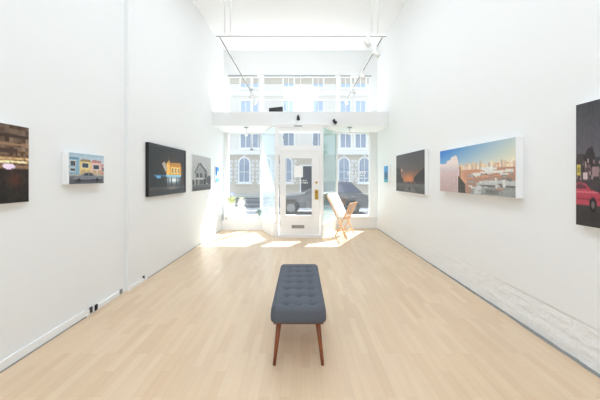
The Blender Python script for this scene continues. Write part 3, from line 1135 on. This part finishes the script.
def socket(px, py, wall, label):
    y = (HX - px) and (abs(wall) * F / (HX - px))
    z = pz_at(py, y)
    t = thing('wall_socket', label, 'socket', (wall, y, z), 0, 'black sockets along the left baseboard')
    bm = B()
    box(bm, (0.0, -0.019, -0.03), (0.012, 0.019, 0.032))
    obj('plate', bm, M['black'], t, bevel=0.002)
    bm = B()
    box(bm, (0.012, -0.009, -0.014), (0.016, 0.009, 0.014))
    obj('outlet', bm, M['blackframe'], t)


socket(90.4, 310.0, XL_NEAR + 0.018, 'small black socket low on the left wall, nearer of a close pair')
socket(95.6, 307.4, XL_NEAR + 0.026, 'small black socket low on the left wall, farther of a close pair')
socket(143.2, 278.2, XL + 0.0, 'single small black socket low on the left wall below the black-framed photograph')
yy = abs(XL_NEAR + 0.026) * F / (HX - 120.5)
bm = B()
box(bm, (XL_NEAR + 0.026, yy - 0.02, 0.02), (XL_NEAR + 0.04, yy + 0.02, 0.075))
tag(obj('cable_cover', bm, M['grey'], bevel=0.002), 'small grey cable cover on the left baseboard by the wall step', 'cover')

# ------------------------------------------------------------------ suspended lighting track
TZ, TY0, TY1, TXH = 3.52, 4.36, 8.05, 1.19
tr = thing('lighting_track', 'white rectangular lighting track hung on thin rods from the ceiling', 'lighting track', (0, TY0, TZ))
ln = TY1 - TY0


def rail(name, p, q):
    p, q = Vector(p), Vector(q)
    bm = B()
    bar(bm, p, q, 0.022, 0.022)
    o = obj(name, bm, M['track'], tr)
    bm = B()
    dz = Vector((0, 0, -0.0125))
    bar(bm, p + dz, q + dz, 0.011, 0.003)
    obj('slot', bm, M['slot'], o)


rail('front_rail', (-TXH - 0.05, 0, 0), (TXH + 0.05, 0, 0))
rail('rear_rail', (-TXH, ln, 0), (TXH, ln, 0))
rail('side_rail', (-TXH, 0.03, 0), (-TXH, ln - 0.02, 0))
rail('side_rail', (TXH, 0.03, 0), (TXH, ln - 0.02, 0))
for x in (-1.105, -1.022, 1.03, 1.115):
    bm = B()
    tube(bm, (x, 0, 0.015), (x, 0, ZC - TZ - 0.02), 0.011, n=10)
    r = obj('hanging_rod', bm, M['track'], tr)
    bm = B()
    tube(bm, (x, 0, ZC - TZ - 0.02), (x, 0, ZC - TZ), 0.04, n=16)
    obj('ceiling_rose', bm, M['track'], r)
for x, y in ((-0.01, ln),):
    bm = B()
    tube(bm, (x, y, 0.015), (x, y, ZC - TZ), 0.008, n=10)
    obj('hanging_rod', bm, M['track'], tr)


def track_head(loc, yaw, label):
    t = thing('track_spotlight', label, 'lamp', loc, yaw, 'white spotlights on the lighting track')
    bm = B()
    box(bm, (-0.05, -0.017, -0.050), (0.05, 0.017, -0.0145))
    obj('adapter', bm, M['track'], t, bevel=0.003)
    bm = B()
    tube(bm, (0, 0, -0.05), (0, 0, -0.085), 0.008, n=10)
    obj('stem', bm, M['track'], t)
    bm = B()
    a = Vector((0, 0.75, -0.66)).normalized()
    c = Vector((0, 0, -0.11))
    tube(bm, c - a * 0.055, c + a * 0.055, 0.030, 0.040, 20)
    h = obj('lamp_head', bm, M['track'], t)
    bm = B()
    tube(bm, c + a * 0.055, c + a * 0.058, 0.032, 0.032, 20)
    obj('lens', bm, M['grey'], h)


track_head((0.96, TY0, TZ), -1.2, 'white track spotlight on the right end of the front rail')


def ty(py):
    return (TZ - EYE) * F / (HY - py)


for py, yaw, lab in ((47, -1.57, 'white track spotlight on the right rail nearest the front corner'),
                     (71, -1.57, 'white track spotlight midway along the right rail'),
                     (87, -1.57, 'white track spotlight two-thirds back along the right rail'),
                     (98.5, -1.57, 'white track spotlight at the far end of the right rail'),
                     (91, 1.57, 'white track spotlight second from the far end of the left rail'),
                     (98.5, 1.57, 'white track spotlight at the far end of the left rail')):
    track_head((TXH if yaw < 0 else -TXH, ty(py), TZ), yaw, lab)

# added fill lights over the main room, unseen above the frame
for i, y in enumerate((-2.0, 0.2, 2.4, 4.7)):
    t = thing('added_fill_panel', 'wide flat added fill light, out of view high over the wooden floor', 'fill light', (0, y, ZC), 0, 'added fill lights under the ceiling')
    bm = B()
    box(bm, (-0.81, -1.06, -0.07), (0.81, 1.06, 0.0))
    obj('housing', bm, M['track'], t, bevel=0.005)
    bm = B()
    box(bm, (-0.77, -1.02, -0.082), (0.77, 1.02, -0.07))
    obj('diffuser', bm, M['lampglass'], t)
    ld = bpy.data.lights.new('added_fill_panel_lamp', 'AREA')
    ld.shape = 'RECTANGLE'
    ld.size, ld.size_y = 1.5, 2.0
    ld.energy = 40 if i == 3 else 30
    ld.color = (0.81, 0.915, 1.0)
    lo = bpy.data.objects.new('added_fill_panel_lamp', ld)
    COL.objects.link(lo)
    lo.parent = t
    lo.location = (0, 0, -0.09)

t = thing('added_fill_strip', 'long added fill light high on the back wall behind the viewer', 'wall light', (0, YB, 4.85))  # added out of view to brighten surfaces that face the camera
bm = B()
box(bm, (-1.65, 0.0, -0.2), (1.65, 0.06, 0.2))
obj('housing', bm, M['track'], t, bevel=0.005)
bm = B()
box(bm, (-1.6, 0.06, -0.18), (1.6, 0.07, 0.18))
obj('diffuser', bm, M['lampglass'], t)
ld = bpy.data.lights.new('added_fill_strip_lamp', 'AREA')
ld.shape = 'RECTANGLE'
ld.size, ld.size_y = 3.2, 0.36
ld.energy = 72
ld.color = (0.81, 0.915, 1.0)
lo = bpy.data.objects.new('added_fill_strip_lamp', ld)
COL.objects.link(lo)
lo.parent = t
lo.location = (0, 0.08, 0)
lo.rotation_euler = (math.radians(80), 0, 0)

# ------------------------------------------------------------------ the street outside
bm = B()
box(bm, (-16, YF, -0.12), (16, 12.0, -0.005))
struct('sidewalk', bm, M['concrete'])
bm = B()
box(bm, (-16, 12.0, -0.2), (16, 24.0, -0.12))
struct('street', bm, M['asphalt'])
bm = B()
for y in (14.4, 17.9, 21.4):
    box(bm, (-16, y, -0.12), (16, y + 0.12, -0.116))
struct('street_line', bm, M['line'])
bm = B()
box(bm, (-16, 24.0, -0.2), (16, 28.0, 0.0))
struct('sidewalk_across', bm, M['concrete'])

YW = 28.0
bld = thing('street_building', 'cream building with arched ground-floor windows across the street', 'building', (0, YW, 0))
bm = B()
box(bm, (-15, 0, 0), (15, 6, 3.65))
obj('ground_floor_wall', bm, M['beige'], bld)
bm = B()
box(bm, (-15, 0, 3.65), (15, 6, 13.0))
obj('upper_wall', bm, M['stucco'], bld)
for z0, z1, dpt, m in ((3.62, 3.98, 0.25, 'wpaint'), (6.35, 6.75, 0.15, 'wpaint'), (9.1, 9.5, 0.15, 'wpaint'), (10.25, 10.9, 0.06, 'beige'), (12.6, 13.2, 0.6, 'wpaint')):
    bm = B()
    box(bm, (-15.2, -dpt, z0), (15.2, 0.0, z1))
    obj('cornice', bm, M[m], bld)


def facade_window(x, z0, z1, w, m):
    bm = B()
    frame_rect(bm, x - w / 2 - .1, x + w / 2 + .1, z0 - .1, z1 + .1, -0.10, 0.0, 0.13)
    box(bm, (x - 0.03, -0.07, z0), (x + 0.03, -0.02, z1))
    box(bm, (x - w / 2 - .2, -0.16, z0 - .18), (x + w / 2 + .2, 0.0, z0 - .1))
    f = obj('window_frame', bm, M['wpaint'], bld)
    bm = B()
    box(bm, (x - w / 2, -0.02, z0), (x + w / 2, -0.005, z1))
    obj('pane', bm, M[m], f)


for x in (-8.6, -7.4, -5.15, -4.0, -1.15, 1.6, 4.15, 5.55, 8.2, 9.4):
    facade_window(x, 9.85, 11.9, 0.95, 'pane')
    facade_window(x, 7.0, 8.65, 0.95, 'pane')
    facade_window(x, 4.25, 5.65, 1.0, 'palepane')


def arch_window(x):
    w, z0, zs, = 0.9, 1.1, 2.85
    pts = [(-w / 2, z0), (w / 2, z0)] + [(w / 2 * math.cos(a), zs + w / 2 * math.sin(a)) for a in [math.pi * k / 14 for k in range(15)]]
    def ext(off, y0, y1, m, name, par, hole=None):
        bm = B()
        sc = []
        for px_, pz in pts:
            cx, cz = 0, 2.2
            dx, dz = px_ - cx, pz - cz
            sc.append((px_ + math.copysign(off, dx) * (1 if abs(dx) > .01 else 0) * min(1, abs(dx) / (w / 2)), pz + (off if pz > zs else (-off if pz <= z0 else 0)) * (1 if pz <= z0 else max(0.0, (pz - zs) / (w / 2)))))
        lo = [bm.verts.new((x + a, y0, b)) for a, b in sc]
        hi = [bm.verts.new((x + a, y1, b)) for a, b in sc]
        bm.faces.new(lo)
        bm.faces.new(hi[::-1])
        for i in range(len(sc)):
            j = (i + 1) % len(sc)
            bm.faces.new([lo[i], hi[i], hi[j], lo[j]])
        bmesh.ops.recalc_face_normals(bm, faces=bm.faces[:])
        return obj(name, bm, m, par)
    s = ext(0.14, -0.08, 0.0, M['wpaint'], 'arch_surround', bld)
    ext(0.0, -0.09, -0.02, M['palepane'], 'pane', s)
    bm = B()
    box(bm, (x - .02, -0.11, z0), (x + .02, -0.085, zs + w / 2))
    box(bm, (x - w / 2, -0.11, 2.0), (x + w / 2, -0.085, 2.04))
    obj('glazing_bar', bm, M['wpaint'], s)
    for k in range(6):                           # rough stone blocks either side
        for sx in (-1, 1):
            xx = x + sx * (w / 2 + 0.30 + (0.05 if k % 2 else 0))
            z = 1.05 + k * 0.36
            bm = B()
            box(bm, (xx - .14, -0.07, z), (xx + .14, 0, z + .28))
            obj('quoin', bm, M['quoin'], bld, bevel=0.02)
    bm = B()
    box(bm, (x - .13, -0.16, zs + w / 2 + .02), (x + .13, 0, zs + w / 2 + .34))
    obj('keystone', bm, M['quoin'], bld)
    bm = B()
    box(bm, (x - .72, -0.2, 0.86), (x + .72, 0, 1.0))
    obj('sill', bm, M['wpaint'], bld)


for x in (-7.3, -5.28, -3.3, -1.35, 4.0, 5.9, 8.2):
    arch_window(x)
bm = B()
box(bm, (0.0, -0.06, 0.0), (1.55, 0.0, 2.55))
ed = obj('entrance_door', bm, M['dark'], bld)
bm = B()
frame_rect(bm, -0.12, 1.67, 0.0, 2.68, -0.1, 0.0, 0.12)
obj('door_frame', bm, M['wpaint'], ed)


# parked car at the near kerb
def make_car():
    c = thing('parked_car', 'slate grey car parked at the kerb outside the door and right window', 'car', (0.86, 13.4, -0.12))
    hw = 0.86
    low = [(-2.10, .34), (-2.08, .62), (-1.95, .74), (-1.10, .86), (-.62, .92), (1.70, .95), (2.02, .88), (2.10, .60), (2.06, .32)]
    def wheel_cut(x):
        return None
    bm = B()
    # body: side outline with wheel arches, closed across the width with tucked edges
    outline = low[:]
    for cx in (1.28, -1.28):
        outline += [(cx + 0.37 * math.cos(a), .32 + 0.37 * math.sin(a)) for a in [math.pi * k / 10 for k in range(0, 11)]]
    outline = [(x, max(z, .24)) for x, z in outline]
    rings = []
    for y, s in ((-hw, 0.0), (-hw + .05, 1.0), (hw - .05, 1.0), (hw, 0.0)):
        ring = []
        for x, z in outline:
            k = 1 if s else 0
            ring.append(bm.verts.new((x * (1.0 if k else .985), y, z + (0 if k else (-0.03 if z > .7 else 0)))))
        rings.append(ring)
    n = len(outline)
    for a, b in zip(rings, rings[1:]):
        for i in range(n):
            j = (i + 1) % n
            bm.faces.new([a[i], a[j], b[j], b[i]])
    bm.faces.new(rings[0])
    bm.faces.new(rings[-1][::-1])
    bmesh.ops.triangulate(bm, faces=[f for f in bm.faces if len(f.verts) > 4])
    bmesh.ops.recalc_face_normals(bm, faces=bm.faces[:])
    body = obj('body', bm, M['carpaint'], c)
    def loft(name, bot, top, hb, ht, m, par, bev=0.0):
        bm = B()
        vb = [bm.verts.new(p) for p in [(bot[0], -hb, bot[2]), (bot[1], -hb, bot[2]), (bot[1], hb, bot[2]), (bot[0], hb, bot[2])]]
        vt = [bm.verts.new(p) for p in [(top[0], -ht, top[2]), (top[1], -ht, top[2]), (top[1], ht, top[2]), (top[0], ht, top[2])]]
        bm.faces.new(vb[::-1]); bm.faces.new(vt)
        for i in range(4):
            j = (i + 1) % 4
            bm.faces.new([vb[i], vb[j], vt[j], vt[i]])
        bmesh.ops.recalc_face_normals(bm, faces=bm.faces[:])
        return obj(name, bm, m, par, bevel=bev)
    loft('cabin_glass', (-.72, 1.78, .91), (-.08, 1.28, 1.38), .80, .62, M['carglass'], c)
    loft('roof', (-.10, 1.30, 1.375), (.02, 1.15, 1.44), .64, .56, M['carpaint'], c, 0.01)
    for y in (-1, 1):
        for xb, xt in ((-.70, -.06), (.55, .55), (1.70, 1.24)):
            bm = B()
            bar(bm, (xb, y * .805, .92), (xt, y * .63, 1.39), 0.06, 0.03, up=(0, 1, 0))
            obj('pillar', bm, M['carpaint'], c)
        for x in (-.05, .95):
            bm = B()
            box(bm, (x + .3, y * .862, .78), (x + .46, y * .885, .81))
            obj('door_handle', bm, M['rim'], c)
        for x in (-.60, .52, 1.5):
            bm = B()
            box(bm, (x, y * .858, .36), (x + .012, y * .864, .90))
            obj('door_seam', bm, M['black'], c)
        bm = B()
        box(bm, (-.62, y * .86, .92), (-.44, y * 1.0, 1.04))
        obj('wing_mirror', bm, M['carpaint'], c, bevel=0.02)
        bm = B()
        box(bm, (-2.10, y * .50, .56), (-2.02, y * .80, .70))
        obj('headlight', bm, M['rim'], c, bevel=0.02)
        bm = B()
        box(bm, (2.02, y * .52, .66), (2.12, y * .82, .84))
        obj('tail_light', bm, mat('red_lens', (150, 40, 40), .2), c, bevel=0.02)
        for x in (-1.28, 1.28):
            bm = B()
            o_, i_ = y * .85, y * .64
            ca = Vector((x, i_, .32)); cb = Vector((x, o_, .32))
            tube(bm, ca, cb, .32, .315, 28)
            w = obj('wheel', bm, M['tyre'], c)
            bm = B()
            tube(bm, (x, o_, .32), (x, o_ + y * .012, .32), .185, .17, 24)
            rm = obj('rim', bm, M['rim'], w)
    for sx in (-1, 1):
        bm = B()
        box(bm, (sx * 2.04, -.78, .30), (sx * 2.16, .78, .48))
        obj('bumper', bm, M['black'], c, bevel=0.03)
    return c


make_car()

# street tree to the right, caught in the slanted pane
tree = thing('street_tree', 'young leafy street tree on the sidewalk to the right outside', 'tree', (4.9, 11.4, -0.005))
bm = B()
tube(bm, (0, 0, 0), (0.05, 0, 1.9), 0.07, 0.05)
tube(bm, (0.05, 0, 1.85), (-0.35, 0.1, 2.8), 0.04, 0.02)
tube(bm, (0.05, 0, 1.85), (0.4, -0.1, 3.0), 0.04, 0.02)
obj('trunk', bm, M['bark'], tree)
bm = B()
rnd = random.Random(4)
for i in range(2600):
    d = Vector((rnd.gauss(0, 1), rnd.gauss(0, 1), rnd.gauss(0, 1))).normalized()
    r = rnd.random() ** 0.45
    c = Vector((0, 0, 2.7)) + Vector((d.x * .95 * r, d.y * .9 * r, d.z * 1.35 * r))
    e = Vector((rnd.gauss(0, 1), rnd.gauss(0, 1), rnd.gauss(0, .6))).normalized()
    s = e.cross(Vector((.3, .2, 1))).normalized()
    L = 0.10 + 0.08 * rnd.random()
    bm.faces.new([bm.verts.new(p) for p in (c, c + e * L * .5 - s * L * .3, c + e * L, c + e * L * .5 + s * L * .3)])
obj('crown', bm, M['leaf'], tree)

# ------------------------------------------------------------------ light and camera
w = bpy.data.worlds.new('World')
S.world = w
w.use_nodes = True
nt = w.node_tree
bg = nt.nodes['Background']
tc = nt.nodes.new('ShaderNodeTexCoord')
sep = nt.nodes.new('ShaderNodeSeparateXYZ')
nt.links.new(tc.outputs['Generated'], sep.inputs[0])
cr = nt.nodes.new('ShaderNodeValToRGB')
cr.color_ramp.elements[0].position = 0.0
cr.color_ramp.elements[0].color = (0.92, 0.95, 1.0, 1)
cr.color_ramp.elements[1].position = 0.9
cr.color_ramp.elements[1].color = (0.62, 0.78, 1.0, 1)
nt.links.new(sep.outputs['Z'], cr.inputs[0])
nt.links.new(cr.outputs[0], bg.inputs['Color'])
bg.inputs['Strength'].default_value = 1.4

sd = bpy.data.lights.new('sun', 'SUN')
sd.energy = 17.0
sd.angle = math.radians(0.6)
sd.color = (1.0, 0.985, 0.96)
so = bpy.data.objects.new('sun', sd)
COL.objects.link(so)
so.rotation_euler = Vector((-0.447, -0.894, -1.02)).to_track_quat('-Z', 'Y').to_euler()
so.location = (6, 20, 20)

cd_ = bpy.data.cameras.new('camera')
cd_.sensor_width = 36.0
cd_.lens = 36.0 * F / 600.0
cd_.shift_x = -(HX - 300.0) / 600.0
cd_.shift_y = (HY - 200.0) / 600.0
cd_.clip_start = 0.05
co = bpy.data.objects.new('camera', cd_)
COL.objects.link(co)
co.location = (0, 0, EYE)
co.rotation_euler = (math.radians(90), 0, 0)
S.camera = co

S.view_settings.view_transform = 'Standard'
S.view_settings.look = 'None'
S.view_settings.exposure = 0.06
S.view_settings.gamma = 1.0
S.view_settings.use_curve_mapping = False
S.cycles.max_bounces = 14
S.cycles.diffuse_bounces = 8
S.cycles.transparent_max_bounces = 16
S.cycles.sample_clamp_indirect = 8
